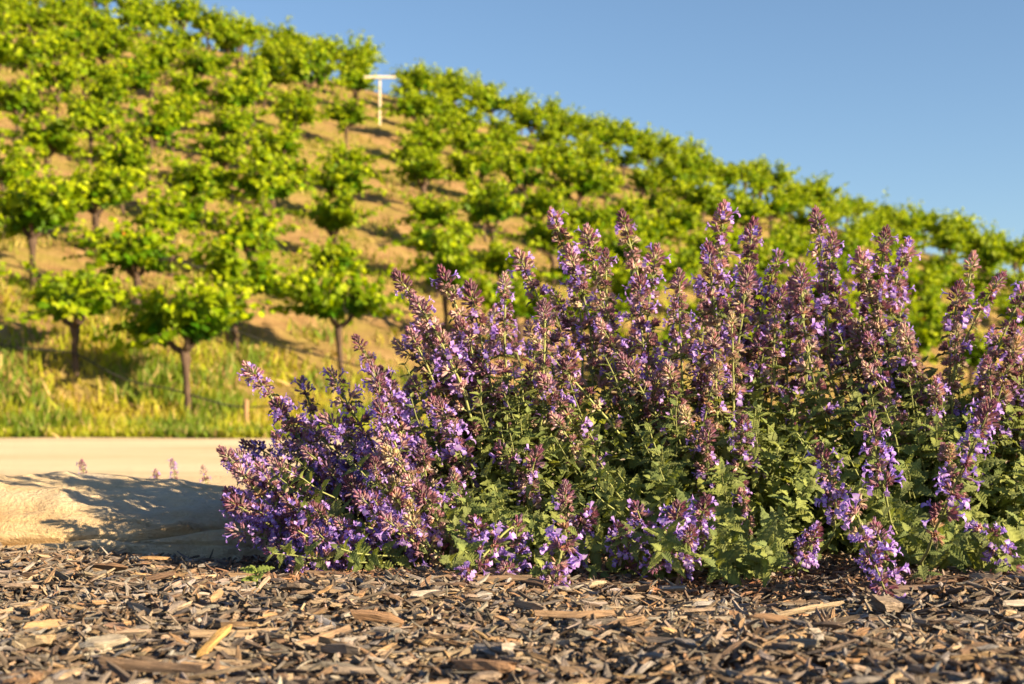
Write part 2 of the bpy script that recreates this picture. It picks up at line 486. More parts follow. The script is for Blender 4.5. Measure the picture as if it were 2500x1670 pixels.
def in_view(x, y, pad=1.05):
    return np.abs(x) < 0.36 * y * pad
acc = Acc()
def scatter(tpls, n, x0, x1, y0, y1, tilt, zlo, zhi, smin=0.8, smax=1.25, mul=(1, 1, 1)):
    x = RNG.uniform(x0, x1, n); y = RNG.uniform(y0, y1, n)
    free = ~((np.abs(x + 0.72) < 0.46) & (y > 1.885)); x, y = x[free], y[free]; n = len(x)
    k = RNG.integers(0, len(tpls), n)
    for q, T in enumerate(tpls):
        s_ = k == q; m = int(s_.sum())
        if not m: continue
        t = np.stack([x[s_], y[s_], bed_z(x[s_], y[s_]) + RNG.uniform(zlo, zhi, m) - 0.05 * smooth01((y[s_] - 2.5) / 0.3)], 1)
        tint = A(mul) * RNG.uniform(0.28, 1.2, (m, 1)) * RNG.uniform(0.94, 1.06, (m, 3))
        acc.batch(T, rand_rots(m, tilt), t, RNG.uniform(smin, smax, m), tint)
scatter(big_t, 4800, -0.85, 0.85, 0.78, 2.3, 0.19, 0.002, 0.018)
scatter(mid_t, 17000, -0.80, 0.80, 0.80, 2.2, 0.33, 0.003, 0.020)
scatter(small_t, 15000, -0.75, 0.75, 0.80, 2.0, 0.4, 0.006, 0.019)
scatter(small_t, 7000, -0.35, 0.75, 1.50, 1.95, 0.35, 0.012, 0.021, 0.7, 1.2, (0.95, 0.58, 0.36))
scatter(mid_t, 4500, -2.3, 2.4, -0.6, 2.6, 0.30, 0.002, 0.014, 1.0, 1.7)
tag(link('mulch_chips', acc.mesh('mulch_chips', [MAT['chip']], False), bed), kind='stuff')

big_me = [tpl_mesh(T, 'wood_chip', [MAT['chip']], False) for T in big_t]
n_chip = 0
while n_chip < 290:
    y = 0.88 + 0.95 * random.random() ** 1.25; x = random.uniform(-0.36, 0.36) * y * 1.02
    if (y > 1.62 and x > -0.25) or y > 1.86: continue
    o = link('wood_chip', random.choice(big_me), bed, (x, y, float(bed_z(x, y)) + random.uniform(0.013, 0.023)))
    o.rotation_euler = (random.gauss(0, 0.22), random.gauss(0, 0.10), random.uniform(0, 6.28))
    s_ = random.uniform(0.8, 1.4); o.scale = (s_, s_, s_ * random.uniform(0.8, 1.2))
    n_chip += 1

def px(u, v, d):
    """world point at depth d seen at photo pixel (u, v) - used to measure positions off the photograph"""
    return ((u - 1250) / FPX * d, d, CAM_H + (1019 - v) / FPX * d)
def ground_px(u, v):
    d = (CAM_H - 0.012) * FPX / (v - 1019)
    return ((u - 1250) / FPX * d, d)
notable = [  # px, py, length, width, thickness, yaw, pitch, colour, label
    (525, 1605, 0.042, 0.008, 0.007, 1.05, -0.5, (0.62, 0.37, 0.09), 'golden yellow wood splinter tilted up among grey chips, near the bottom edge left'),
    (430, 1640, 0.085, 0.006, 0.006, 0.05, 0.02, (0.48, 0.31, 0.17), 'long pale brown stick lying flat below the golden splinter'),
    (545, 1440, 0.060, 0.012, 0.008, 0.55, -0.12, (0.40, 0.34, 0.28), 'broad ribbed grey chip left of the green seedling'),
    (455, 1505, 0.050, 0.010, 0.009, 0.45, -0.05, (0.47, 0.38, 0.28), 'pale tan bark stick below and left of the green seedling'),
    (325, 1550, 0.030, 0.022, 0.006, 0.1, 0.1, (0.45, 0.26, 0.17), 'square reddish brown chip in the lower left mulch'),
    (270, 1590, 0.034, 0.014, 0.012, 0.5, -0.1, (0.46, 0.40, 0.31), 'short round pale twig end beside the square reddish chip'),
    (85, 1590, 0.036, 0.020, 0.010, -0.3, -0.2, (0.49, 0.36, 0.20), 'blocky tan wood chunk near the bottom left corner'),
    (510, 1480, 0.056, 0.010, 0.006, -0.35, 0.05, (0.36, 0.30, 0.25), 'straight grey chip slanting down right just below the seedling'),
    (2410, 1425, 0.030, 0.022, 0.014, 0.0, 0.1, (0.33, 0.30, 0.27), 'blocky square grey wood chunk at the right end of the mulch'),
    (2290, 1448, 0.130, 0.014, 0.008, -0.08, 0.0, (0.27, 0.18, 0.13), 'longest dark brown branch piece behind the fallen purple spike'),
    (2160, 1490, 0.032, 0.022, 0.012, 0.6, 0.15, (0.27, 0.21, 0.16), 'dark brown square chunk just below the fallen purple spike'),
    (1950, 1510, 0.080, 0.012, 0.006, 0.35, -0.12, (0.52, 0.40, 0.26), 'long pale splintered chip left of the fallen purple spike'),
    (1640, 1450, 0.034, 0.012, 0.006, -0.8, -0.1, (0.42, 0.37, 0.32), 'pale grey ribbed chip under the middle of the catmint'),
    (1440, 1440, 0.040, 0.012, 0.006, 0.6, -0.1, (0.48, 0.38, 0.26), 'flat tan chip at the foot of the middle catmint'),
    (1900, 1590, 0.060, 0.013, 0.008, 0.8, -0.1, (0.53, 0.34, 0.16), 'bright orange brown chip in the lower right mulch'),
    (1180, 1640, 0.050, 0.016, 0.008, -0.5, -0.05, (0.42, 0.22, 0.10), 'rust brown slab of bark at the bottom edge middle'),
]
for (u, v, L, W, H, yaw, pit, c, lab) in notable:
    x, y = ground_px(u, v)
    T = chip_tpl(L, W, H, c, 6, 7, 0.04, 0.35)
    o = link('wood_chip', tpl_mesh(T, 'wood_chip', [MAT['chip']], False), None, (x, y, 0.018 + 0.5 * L * abs(math.sin(pit)) * 0.7))
    o.rotation_euler = (random.uniform(-0.2, 0.2), pit, yaw)
    tag(o, lab, 'wood chip', 'odd chips that stand out of the mulch')

# ------------------------------------------------------------------ catmint templates
def cat_leaf(L=0.026, W=0.015, rows=9, curl=0.3, fold=0.3, col=(0.10, 0.16, 0.05)):
    cols = [-1, -0.55, 0, 0.55, 1]; V = []; C = []
    for i in range(rows):
        t = i / (rows - 1)
        wd = W / 2 * max(0.02, math.sin(math.pi * min(1, (t * 0.94 + 0.03)) ** 0.72)) ** 0.8
        if 0 < i < rows - 1: wd *= 1.14 if i % 2 else 0.80
        for c in cols:
            z = abs(c) * wd * fold - curl * L * t * t + (0.0019 if (i % 2 and abs(c) == 0.55) else -0.0008 if abs(c) == 0.55 else 0)
            yb = L * t + 0.10 * L - (0.10 * L * abs(c) if 0 < i < rows - 1 else 0)
            V.append((c * wd, yb, z)); sh = 1.25 if c == 0 else 1.0
            C.append(A(col) * sh)
    F = grid_faces(rows, 5)
    a = Acc(); a.add(V, F, np.array(C), 0)
    Vt, Ft = tube([(0, -0.003, 0), (0, 0.10 * L, 0.0002)], [0.0006, 0.0005], 3, False)
    a.add(Vt, Ft, A(col) * 1.3, 0)
    return a.tpl()
def cat_leaf_low(L, W, col):
    V = [(0, 0, 0), (-W * 0.42, L * 0.28, L * 0.06), (W * 0.42, L * 0.28, L * 0.06), (0, L * 0.35, -L * 0.02), (-W * 0.40, L * 0.62, L * 0.02), (W * 0.40, L * 0.62, L * 0.02), (0, L * 0.7, -L * 0.09), (0, L, -L * 0.24)]
    F = [(0, 3, 1), (0, 2, 3), (1, 3, 4), (3, 6, 4), (3, 2, 5), (3, 5, 6), (4, 6, 7), (6, 5, 7)]
    return dict(V=A(V), F=np.array(F), C=np.repeat(A(col)[None], 8, 0), M=np.zeros(8, int), L=A(V))

def calyx_tpl(L, r, cbase, ctip):
    ys = [0, 0.35 * L, 0.72 * L]; rs = [0.45 * r, 0.95 * r, r]; V = []; C = []
    n = 5
    for yv, rv in zip(ys, rs):
        for j in range(n):
            a = j / n * 2 * math.pi
            V.append((math.cos(a) * rv, yv, math.sin(a) * rv)); k = yv / L; C.append(A(cbase) * (1 - k) + A(ctip) * k)
    for j in range(n):
        a = (j + 0.5) / n * 2 * math.pi
        V.append((math.cos(a) * r * 1.25, L * (1.0 + 0.06 * (j % 2)), math.sin(a) * r * 1.25)); C.append(A(ctip) * 0.85)
    F = []
    for i in range(2):
        for j in range(n):
            p, q = i * n + j, i * n + (j + 1) % n; F += [(p, p + n, q + n), (p, q + n, q)]
    for j in range(n):
        F.append((2 * n + j, 3 * n + j, 2 * n + (j + 1) % n))
    return dict(V=A(V), F=np.array(F), C=np.array(C), M=np.full(len(F), 1), L=A(V))

def corolla_tpl(s=1.0, hue=0):
    c0 = A([(0.35, 0.21, 0.63), (0.29, 0.19, 0.64), (0.40, 0.24, 0.63)][hue % 3]); light = c0 * 1.18 + 0.05; throat = A((0.62, 0.5, 0.75))
    n = 6; V = []; C = []
    for yv, zc, rv in [(0, 0, .5), (4, .2, .7), (7, .7, 1.2), (9, 1.0, 1.9)]:
        for j in range(n):
            a = j / n * 2 * math.pi
            V.append((math.cos(a) * rv, yv + (0.3 if math.sin(a) > 0 else 0), zc + math.sin(a) * rv * 0.9)); C.append(c0 * 0.9 if yv < 8 else light)
    F = []
    for i in range(3):
        for j in range(n):
            p, q = i * n + j, i * n + (j + 1) % n; F += [(p, p + n, q + n), (p, q + n, q)]
    def plate(P, tris, cols):
        b = len(V); V.extend(P); C.extend(cols); F.extend([(b + x, b + y, b + z) for x, y, z in tris])
    # upper lip: two rounded lobes, standing up and forward
    plate([(-1.6, 9, 2.2), (1.6, 9, 2.2), (-2.2, 11.2, 4.4), (2.2, 11.2, 4.4), (0, 10.8, 3.6), (-1.4, 12.0, 6.0), (1.4, 12.0, 6.0), (0, 11.6, 5.2), (0, 9.2, 2.8)],
          [(0, 8, 2), (8, 4, 2), (8, 1, 3), (8, 3, 4), (2, 4, 5), (4, 7, 5), (4, 3, 6), (4, 6, 7)], [light] * 9)
    # side lobes
    for sg in (-1, 1):
        plate([(sg * 1.7, 9.0, 1.0), (sg * 3.6, 10.2, 1.8), (sg * 4.0, 10.8, 0.0), (sg * 2.0, 10.2, -0.6)], [(0, 1, 2), (0, 2, 3)], [light, c0, c0, light])
    # lower lip: broad notched cup hanging forward
    plate([(-1.5, 9, -0.4), (1.5, 9, -0.4), (0, 9.6, -0.9), (-2.6, 11.6, -2.0), (2.6, 11.6, -2.0), (0, 11.8, -2.4), (-3.3, 12.4, -4.4), (3.3, 12.4, -4.4), (0, 13.0, -4.2), (-2.0, 12.0, -6.4), (2.0, 12.0, -6.4), (0, 12.6, -5.6)],
          [(0, 2, 3), (2, 5, 3), (2, 1, 4), (2, 4, 5), (3, 5, 6), (5, 8, 6), (5, 4, 7), (5, 7, 8), (6, 8, 9), (8, 11, 9), (8, 7, 10), (8, 10, 11)],
          [throat, throat, throat, light, light, throat * 0.8] + [c0] * 6)
    V = A(V) * 0.001 * s
    return dict(V=V, F=np.array(F), C=np.clip(np.array(C), 0, 1), M=np.full(len(F), 2), L=V)

PAL = [((0.42, 0.37, 0.26), (0.43, 0.205, 0.30)), ((0.49, 0.44, 0.32), (0.52, 0.31, 0.38)), ((0.23, 0.16, 0.15), (0.23, 0.085, 0.15)), ((0.46, 0.44, 0.24), (0.51, 0.38, 0.31)),
       ((0.36, 0.28, 0.15), (0.46, 0.26, 0.17)), ((0.32, 0.24, 0.22), (0.33, 0.155, 0.26))]
CALYX = [[calyx_tpl(RNG.uniform(0.0080, 0.0100), RNG.uniform(0.0014, 0.0018), *p) for _ in range(2)] for p in PAL]
COR = [corolla_tpl(RNG.uniform(0.95, 1.1), h) for h in range(6)]
BRACT = [cat_leaf(0.012, 0.006, 5, 0.25, 0.3, c) for c in ((0.15, 0.19, 0.07), (0.17, 0.13, 0.09))]
STEM_C = (0.25, 0.275, 0.10)
CM = [MAT['cleaf'], MAT['calyx'], MAT['petal'], MAT['stem']]

def aim(d, up):
    """rotation: y along d, z as near to up as possible"""
    y = norm(d); x = norm(np.cross(y, up)); z = np.cross(x, y)
    return np.stack([x, y, z], 1)
def whorl(kind, pal, ncal, pcor, ped):
    a = Acc(); up = A((0, 0, 1))
    if kind == 'tip':
        for k in range(ncal):
            t = k / ncal; ang = k * 2.4; r = 0.0042 * (1 - t) + 0.0008
            el = 0.25 + 1.05 * t + RNG.normal(0, 0.18)
            d = A((math.cos(ang) * math.cos(el), math.sin(ang) * math.cos(el), math.sin(el)))
            p = A((math.cos(ang) * r, math.sin(ang) * r, 0.019 * t))
            a.put(CALYX[pal][k % 2], X4(aim(d, norm(up + RNG.normal(0, .2, 3))), p, RNG.uniform(0.8, 1.1) * (1 - 0.2 * t)), RNG.uniform(0.8, 1.15, 3))
            if RNG.random() < pcor * 0.5 and t < 0.6:
                a.put(COR[RNG.integers(0, 6)], X4(aim(norm(d + (0, 0, -0.4)), up), p + d * 0.004, RNG.uniform(0.7, 0.95)))
        V, F = tube([(0, 0, -0.002), (0, 0, 0.018)], [0.0009, 0.0005], 4); a.add(V, F, STEM_C, 3)
        return a.tpl()
    for sg in (-1, 1):
        cx = A((sg * ped, 0, ped * 0.75))
        V, F = tube([(0, 0, -0.001), cx * 0.6 + A((0, 0, -0.001)), cx], [0.0009, 0.0008, 0.0008], 4); a.add(V, F, STEM_C, 3)
        b = BRACT[RNG.integers(0, 2)]
        a.put(b, X4(aim((sg, RNG.normal(0, .3), -0.1), up), (sg * 0.001, 0, -0.002), RNG.uniform(0.8, 1.5)))
        for k in range(ncal):
            th = RNG.normal(0, 0.75); el = np.clip(RNG.normal(0.42, 0.42), -0.5, 1.3)
            d = A((sg * math.cos(th) * math.cos(el), math.sin(th) * math.cos(el), math.sin(el)))
            p = cx * RNG.uniform(0.75, 1.05) + d * RNG.uniform(0.0, 0.003) + RNG.normal(0, 0.0007, 3)
            sc = RNG.uniform(0.75, 1.1)
            pp = pal if RNG.random() < 0.8 else RNG.integers(0, len(PAL))
            a.put(CALYX[pp][k % 2], X4(aim(d, up), p, sc), RNG.uniform(0.75, 1.2) * RNG.uniform(0.93, 1.07, 3))
            if RNG.random() < pcor and el < 0.8:
                dd = norm(d + A((0, 0, -0.25)))
                a.put(COR[RNG.integers(0, 6)], X4(aim(dd, up), p + d * 0.0045 * sc, RNG.uniform(0.85, 1.12)), RNG.uniform(0.88, 1.1, 1) * np.ones(3))
        if RNG.random() < 0.7:
            a.put(b, X4(aim((sg, RNG.normal(0, .8), 0.5), up), cx, RNG.uniform(0.35, 0.6)))
    return a.tpl()

WH = {}      # (stage) -> list of meshes ; stage: 0 rich in bloom, 1 mauve with some bloom, 2 spent, brownish
def wl(kind, n, pals, ncal, pcor, peds):
    out = []
    for k in range(n):
        out.append(tpl_mesh(whorl(kind, pals[k % len(pals)], RNG.integers(*ncal), pcor, RNG.uniform(*peds)), 'flower_whorl', CM))
    return out
WH['rich'] = wl('side', 8, [0, 5, 1, 2], (9, 13), 0.50, (0.003, 0.008))
WH['bloom'] = wl('side', 9, [0, 5, 1, 2], (10, 14), 0.25, (0.003, 0.008))
WH['mauve'] = wl('side', 12, [0, 1, 2, 5, 1, 0], (11, 16), 0.10, (0.003, 0.008))
WH['spent'] = wl('side', 8, [3, 1, 4, 3], (10, 14), 0.02, (0.004, 0.008))
WH['tipm'] = wl('tip', 8, [0, 1, 2, 5], (26, 38), 0.32, (0, 1))
WH['tipg'] = wl('tip', 4, [3, 1], (22, 30), 0.04, (0, 1))
WH['tipb'] = wl('tip', 4, [5, 2], (20, 28), 0.45, (0, 1))

LEAF_C = [(0.17, 0.22, 0.05), (0.22, 0.26, 0.06), (0.13, 0.18, 0.055), (0.25, 0.28, 0.065), (0.18, 0.21, 0.07)]
LEAF_ME = [tpl_mesh(cat_leaf(RNG.uniform(0.020, 0.029), RNG.uniform(0.012, 0.018), 13, RNG.uniform(0.05, 0.5), RNG.uniform(0.1, 0.5), LEAF_C[k % 5]), 'leaf', CM) for k in range(10)]

def bez(P0, P1, P2, t):
    t = A(t)[:, None]; return (1 - t) ** 2 * A(P0) + 2 * (1 - t) * t * A(P1) + t * t * A(P2)
def loc_mat(R, t, s):
    M = np.eye(4); M[:3, :3] = R * s; M[:3, 3] = t
    return Matrix(M.tolist())

def flower_stalk(plant, base, tip, mood, ftop=0.5, lean=None, thick=1.0, sag=0.0, wscale=1.0):
    """one flowering stem: from the crown of the plant to its tip, leaf pairs below, whorls above"""
    base = A(base); tip = A(tip)
    P0 = np.zeros(3); P2 = tip - base; Lc = np.linalg.norm(P2)
    mid = P2 * 0.52; hor = A((P2[0], P2[1], 0)) * 0.16
    P1 = mid + hor + A((0, 0, -0.06 * Lc if sag == 0 else sag)) if lean is None else P2 - norm(lean) * Lc * 0.5
    ts = np.linspace(0, 1, 15); P = bez(P0, P1, P2, ts) + RNG.normal(0, 0.0012, (15, 3)) * np.sin(ts * math.pi)[:, None]
    r = (0.0024 - 0.0013 * ts) * thick
    a = Acc(); V, F = tube(P, r, 5, False); a.add(V, F, A(STEM_C) * random.uniform(0.75, 1.25), 3)
    st = link('flower_stalk', a.mesh('flower_stalk', CM), plant, tuple(base - A(plant.location)))
    def at(t):
        i = min(int(t * 14), 13); f = t * 14 - i
        return P[i] * (1 - f) + P[i + 1] * f, norm(P[i + 1] - P[i])
    # whorls from the tip down
    zone = min(ftop * Lc, 0.20); d = 0.0; k = 0; yaw = random.uniform(0, 3.14)
    tk = {'mauve': 'tipm', 'rich': 'tipb', 'bloom': random.choice(['tipb', 'tipm']), 'spent': 'tipg'}[mood]
    p, tg = at(1.0)
    link('flower_whorl', random.choice(WH[tk]), st, mat=loc_mat(frame(tg) @ rotm((0, 0, 1), yaw), p - tg * 0.003, random.uniform(0.9, 1.15) * wscale))
    d = 0.008
    while d < zone:
        t = 1 - d / Lc
        if t <= 0.1: break
        p, tg = at(t); yaw += math.pi / 2 + random.gauss(0, 0.2)
        q = random.random()
        if mood == 'bloom': kk = 'bloom' if q < 0.68 else 'mauve'
        elif mood == 'rich': kk = 'rich' if q < 0.8 else 'bloom'
        elif mood == 'mauve': kk = 'mauve' if q < 0.66 else ('bloom' if q < 0.87 else 'spent')
        else: kk = 'spent' if q < 0.6 else 'mauve'
        if k > 4 and random.random() < 0.35: kk = 'spent'
        f = min(1.0, 0.62 + 0.10 * k)
        Rw = frame(norm(tg + A((0, 0, 0.35)))) @ rotm((0, 0, 1), yaw)
        link('flower_whorl', random.choice(WH[kk]), st, mat=loc_mat(Rw, p, f * random.uniform(0.85, 1.12) * wscale))
        d += (0.0095 + 0.0034 * k) * random.uniform(0.85, 1.2); k += 1
    # leaf pairs below the flowers
    yaw = random.uniform(0, 3)
    d += 0.012
    while d < Lc * 0.9:
        t = 1 - d / Lc; p, tg = at(t)
        fr = frame(tg); yaw += math.pi / 2
        for sg in (0, math.pi):
            if random.random() < 0.12: continue
            dirv = fr @ A((math.cos(yaw + sg), math.sin(yaw + sg), 0.35))
            M = aim(dirv, norm(tg + A((0, 0, 0.6)) + RNG.normal(0, .15, 3)))
            link('leaf', random.choice(LEAF_ME), st, mat=loc_mat(M, p + norm(dirv) * 0.002, random.uniform(0.5, 0.85) * (0.7 + 0.4 * (1 - t))))
        d += random.uniform(0.022, 0.034)
    return st

def leafy_shoot(plant, base, tip, size=1.0):
    base = A(base); tip = A(tip); P2 = tip - base; Lc = np.linalg.norm(P2)
    P1 = P2 * 0.5 + A((P2[0], P2[1], 0)) * 0.12
    ts = np.linspace(0, 1, 11); P = bez((0, 0, 0), P1, P2, ts) + RNG.normal(0, 0.001, (11, 3))
    a = Acc(); V, F = tube(P, 0.0017 - 0.0009 * ts, 5, False); a.add(V, F, A(STEM_C) * random.uniform(0.7, 1.2), 3)
    st = link('leafy_shoot', a.mesh('leafy_shoot', CM), plant, tuple(base - A(plant.location)))
    yaw = random.uniform(0, 3); d = 0.0; k = 0
    while d < min(Lc * 0.75, 0.14):
        t = 1 - d / Lc; i = min(int(t * 10), 9); f = t * 10 - i
        p = P[i] * (1 - f) + P[i + 1] * f; tg = norm(P[i + 1] - P[i]); fr = frame(tg); yaw += math.pi / 2
        for sg in (0, math.pi):
            dirv = fr @ A((math.cos(yaw + sg), math.sin(yaw + sg), 0.9 - 0.16 * k))
            M = aim(dirv, norm(tg + A((0, -0.1, 0.5)) + RNG.normal(0, .2, 3)))
            link('leaf', random.choice(LEAF_ME), st, mat=loc_mat(M, p + norm(dirv) * 0.0015, size * random.uniform(0.85, 1.15) * min(1.0, 0.42 + 0.2 * k)))
        d += random.uniform(0.010, 0.016) + 0.003 * k; k += 1
    return st

# ------------------------------------------------------------------ catmint plants
plants = []
for (x, y, lab) in [(0.03, 1.96, 'left catmint clump with violet spikes sprawling towards the sandstone boulder'),
                    (0.30, 1.98, 'middle catmint clump, the tall mauve one over a dark leafy hollow'),
                    (0.62, 1.98, 'right catmint clump with bright green lower leaves, cut by the right edge')]:
    p = empty('catmint_plant', (x, y, 0.0))
    tag(p, lab, 'catmint', 'catmint clumps along the mulch bed')
    plants.append(p)
def pick(u):
    u += random.gauss(0, 70)
    return plants[0] if u < 1380 else plants[1] if u < 1960 else plants[2]
def base_of(pl, tip):
    c = A(pl.location); d = A((tip[0] - c[0], tip[1] - c[1]))
    f = random.uniform(0.18, 0.42)
    return (c[0] + d[0] * f + random.gauss(0, 0.025), c[1] + d[1] * f + random.gauss(0, 0.03), 0.004)

SIL = [(520, 1180), (550, 1110), (600, 1010), (640, 940), (760, 950), (850, 905), (900, 850), (960, 770), (1000, 700), (1100, 690), (1230, 705), (1300, 690), (1350, 570), (1450, 620), (1540, 570), (1640, 660),
       (1760, 560), (1850, 600), (1930, 640), (2000, 550), (2080, 640), (2180, 600), (2260, 720), (2370, 690), (2450, 700), (2500, 720), (2900, 700)]
sil_u = [s[0] for s in SIL]; sil_v = [s[1] for s in SIL]
top_tips = [  # px, py, depth, mood, lean(x,z)
    (560, 1118, 1.80, 'bloom', -0.5), (622, 918, 1.86, 'bloom', -0.45), (745, 955, 1.95, 'bloom', -0.2), (880, 845, 1.98, 'mauve', -0.35), (985, 695, 1.84, 'mauve', -0.45),
    (1090, 690, 1.88, 'mauve', -0.25), (1155, 735, 1.84, 'mauve', -0.1), (1232, 700, 1.90, 'bloom', 0.0), (1330, 768, 1.80, 'mauve', 0.0), (1358, 545, 1.98, 'mauve', -0.25), (1440, 590, 1.96, 'mauve', -0.1),
    (1527, 548, 1.98, 'mauve', -0.15), (1600, 640, 1.90, 'mauve', 0.1), (1767, 538, 1.98, 'mauve', 0.05), (1735, 640, 1.90, 'mauve', -0.05), (1838, 580, 2.0, 'mauve', 0.1), (1900, 640, 1.95, 'bloom', 0.2),
    (2000, 540, 1.94, 'bloom', -0.1), (2035, 600, 1.90, 'mauve', 0.1), (2165, 588, 1.92, 'mauve', 0.1), (2215, 620, 1.92, 'bloom', 0.25), (2110, 650, 1.88, 'mauve', -0.15), (2377, 648, 2.0, 'spent', 0.1), (2440, 690, 1.88, 'mauve', 0.4),
    (2340, 730, 1.86, 'mauve', 0.1), (2500, 720, 1.82, 'bloom', 0.35), (690, 1010, 1.85, 'bloom', -0.4), (820, 930, 1.90, 'bloom', -0.3), (1280, 650, 1.95, 'mauve', -0.3), (1660, 700, 1.84, 'mauve', 0.0), (1960, 690, 1.86, 'mauve', 0.0),
    (1400, 640, 1.9, 'mauve', -0.2), (1480, 640, 1.9, 'mauve', 0.0), (1030, 760, 1.8, 'mauve', -0.4), (1825, 690, 1.86, 'mauve', 0.1)]
for (u, v, d, mood, lx) in top_tips:
    tip = px(u, v, d); pl = pick(u)
    flower_stalk(pl, base_of(pl, tip), tip, mood, 0.5, lean=(lx * 1.7, random.uniform(-0.2, 0.1), 1.0), thick=1.15, wscale=random.uniform(0.95, 1.3))
low_tips = [  # sprawling, low spikes near the mulch: px, py, depth, mood, lean
    (585, 1235, 1.74, 'bloom', (-0.9, -0.1, 0.6)), (640, 1250, 1.72, 'bloom', (-0.8, -0.2, 0.5)), (720, 1240, 1.70, 'bloom', (-0.5, -0.3, 0.7)), (780, 1250, 1.68, 'bloom', (-0.5, -0.4, 0.6)), (850, 1290, 1.66, 'bloom', (-0.4, -0.5, 0.4)),
    (690, 1345, 1.66, 'bloom', (-0.8, -0.4, 0.1)), (810, 1360, 1.64, 'bloom', (-0.6, -0.5, -0.1)), (620, 1170, 1.82, 'bloom', (-0.7, 0, 0.6)), (1130, 1425, 1.49, 'bloom', (-0.4, -0.5, -0.5)), (1165, 1290, 1.62, 'bloom', (-0.3, -0.4, 0.8)),
    (1260, 1300, 1.61, 'bloom', (0.1, -0.3, 0.9)), (1350, 1430, 1.50, 'bloom', (-0.2, -0.5, -0.6)), (1380, 1215, 1.62, 'mauve', (0, -0.2, 1)), (1430, 1270, 1.63, 'bloom', (0.3, -0.3, 0.4)), (1560, 1260, 1.60, 'bloom', (-0.2, -0.4, 0.6)),
    (1650, 1260, 1.60, 'bloom', (0.1, -0.4, 0.5)), (1715, 1245, 1.61, 'bloom', (0.2, -0.3, 0.9)), (1600, 1370, 1.54, 'bloom', (-0.2, -0.5, -0.3)), (1980, 1310, 1.60, 'bloom', (0.3, -0.3, 0.6)), (2140, 1310, 1.52, 'bloom', (-0.25, -0.25, 0.8)), (2150, 1450, 1.47, 'bloom', (0.2, -0.6, -0.8)),
    (600, 1300, 1.72, 'bloom', (-0.9, -0.2, 0.3)), (740, 1300, 1.65, 'bloom', (-0.5, -0.5, 0.4)), (790, 1310, 1.62, 'bloom', (-0.4, -0.5, 0.5)), 
    (745, 1375, 1.60, 'bloom', (-0.7, -0.5, -0.2)), (900, 1230, 1.64, 'bloom', (-0.5, -0.3, 0.6)), (960, 1280, 1.60, 'bloom', (-0.4, -0.4, 0.4)), (1040, 1220, 1.62, 'mauve', (-0.4, -0.3, 0.8)), 
    (1510, 1300, 1.56, 'bloom', (-0.1, -0.5, 0.5)), (1680, 1310, 1.55, 'bloom', (0.1, -0.5, 0.5)), (1240, 1390, 1.54, 'bloom', (-0.1, -0.5, 0.2)),
    (2460, 1380, 1.56, 'bloom', (0.2, -0.3, -0.4)), (2130, 1050, 1.58, 'bloom', (-0.15, -0.2, 0.9)), (2400, 1030, 1.38, 'bloom', (0.35, -0.25, 0.9)), (2010, 1130, 1.62, 'bloom', (-0.3, -0.2, 0.7))]
for (u, v, d, mood, ln) in low_tips:
    tip = A(px(u, v, d)); tip[2] = max(tip[2], 0.022); pl = pick(u)
    flower_stalk(pl, base_of(pl, tip), tip, 'rich' if mood == 'bloom' else mood, 0.30, lean=ln, wscale=1.0)
# the body of the clumps
n_fill = 0; tries = 0
while n_fill < 150 and tries < 5000:
    tries += 1
    u = random.uniform(580, 2680); vt = np.interp(u, sil_u, sil_v) + 100
    v = vt + (1290 - vt) * random.random() ** 1.35
    if v < vt: continue
    if u > 1350 and v > 1120 and random.random() < 0.85: continue
    if u > 1900 and v > 980 and random.random() < 0.5: continue
    if 1050 < u < 1700 and v > 1080 and random.random() < 0.55: continue
    if u > 1200 and v > 850 and random.random() < 0.35: continue
    hfrac = np.clip((1330 - v) / 760, 0, 1)
    d = 1.60 + 0.33 * hfrac + abs(random.gauss(0, 0.09))
    if u < 900: d += 0.08
    tip = px(u, v, d); pl = pick(u)
    lx = (tip[0] - pl.location.x) * 3.2 + random.gauss(0, 0.28)
    mood = random.choices(['bloom', 'mauve', 'spent'], [0.8, 0.18, 0.02] if u < 950 else [0.16, 0.66, 0.18] if v < 1000 else [0.3, 0.38, 0.32])[0]
    if mood == 'bloom' and u < 950 and random.random() < 0.5: mood = 'rich'
    flower_stalk(pl, base_of(pl, tip), tip, mood, random.uniform(0.4, 0.55), lean=(lx, -0.35 * (1 - hfrac) + random.gauss(0, 0.1), 1.0), wscale=random.uniform(0.78, 1.2))
    n_fill += 1
# stalks at the back of the clumps
for k in range(40):
    u = random.uniform(700, 2700); v = np.interp(u, sil_u, sil_v) + random.uniform(60, 260); d = random.uniform(2.05, 2.3)
    tip = px(u, v, d); pl = pick(u)
    flower_stalk(pl, base_of(pl, tip), tip, random.choice(['mauve', 'bloom']), 0.45, lean=(random.gauss(0, 0.2), 0.25, 1.0))
# leafy shoots
n_sh = 0
while n_sh < 265:
    u = random.uniform(640, 2680)
    lo = np.interp(u, [560, 800, 1200, 1500, 1720, 1950, 2200, 2700], [1330, 1370, 1400, 1400, 1430, 1340, 1390, 1410]); hi = max(np.interp(u, sil_u, sil_v) + 150, 840 if u < 1900 else 760)
    if hi > lo - 30: continue
    v = lo - (lo - hi) * random.random() ** 1.1
    if u < 1050 and random.random() < 0.8: continue
    d = 1.60 + 0.26 * np.clip((1330 - v) / 500, 0, 1) + abs(random.gauss(0, 0.05))
    if 1900 < u < 2050 and 1230 < v: continue
    if v > 1300: d -= random.uniform(0, 0.12)
    tip = A(px(u, v, d)); tip[2] = max(tip[2], 0.012); pl = pick(u)
    leafy_shoot(pl, base_of(pl, tip), tip, random.uniform(0.8, 1.1) * (1.12 if u > 1600 else 0.9))
    n_sh += 1
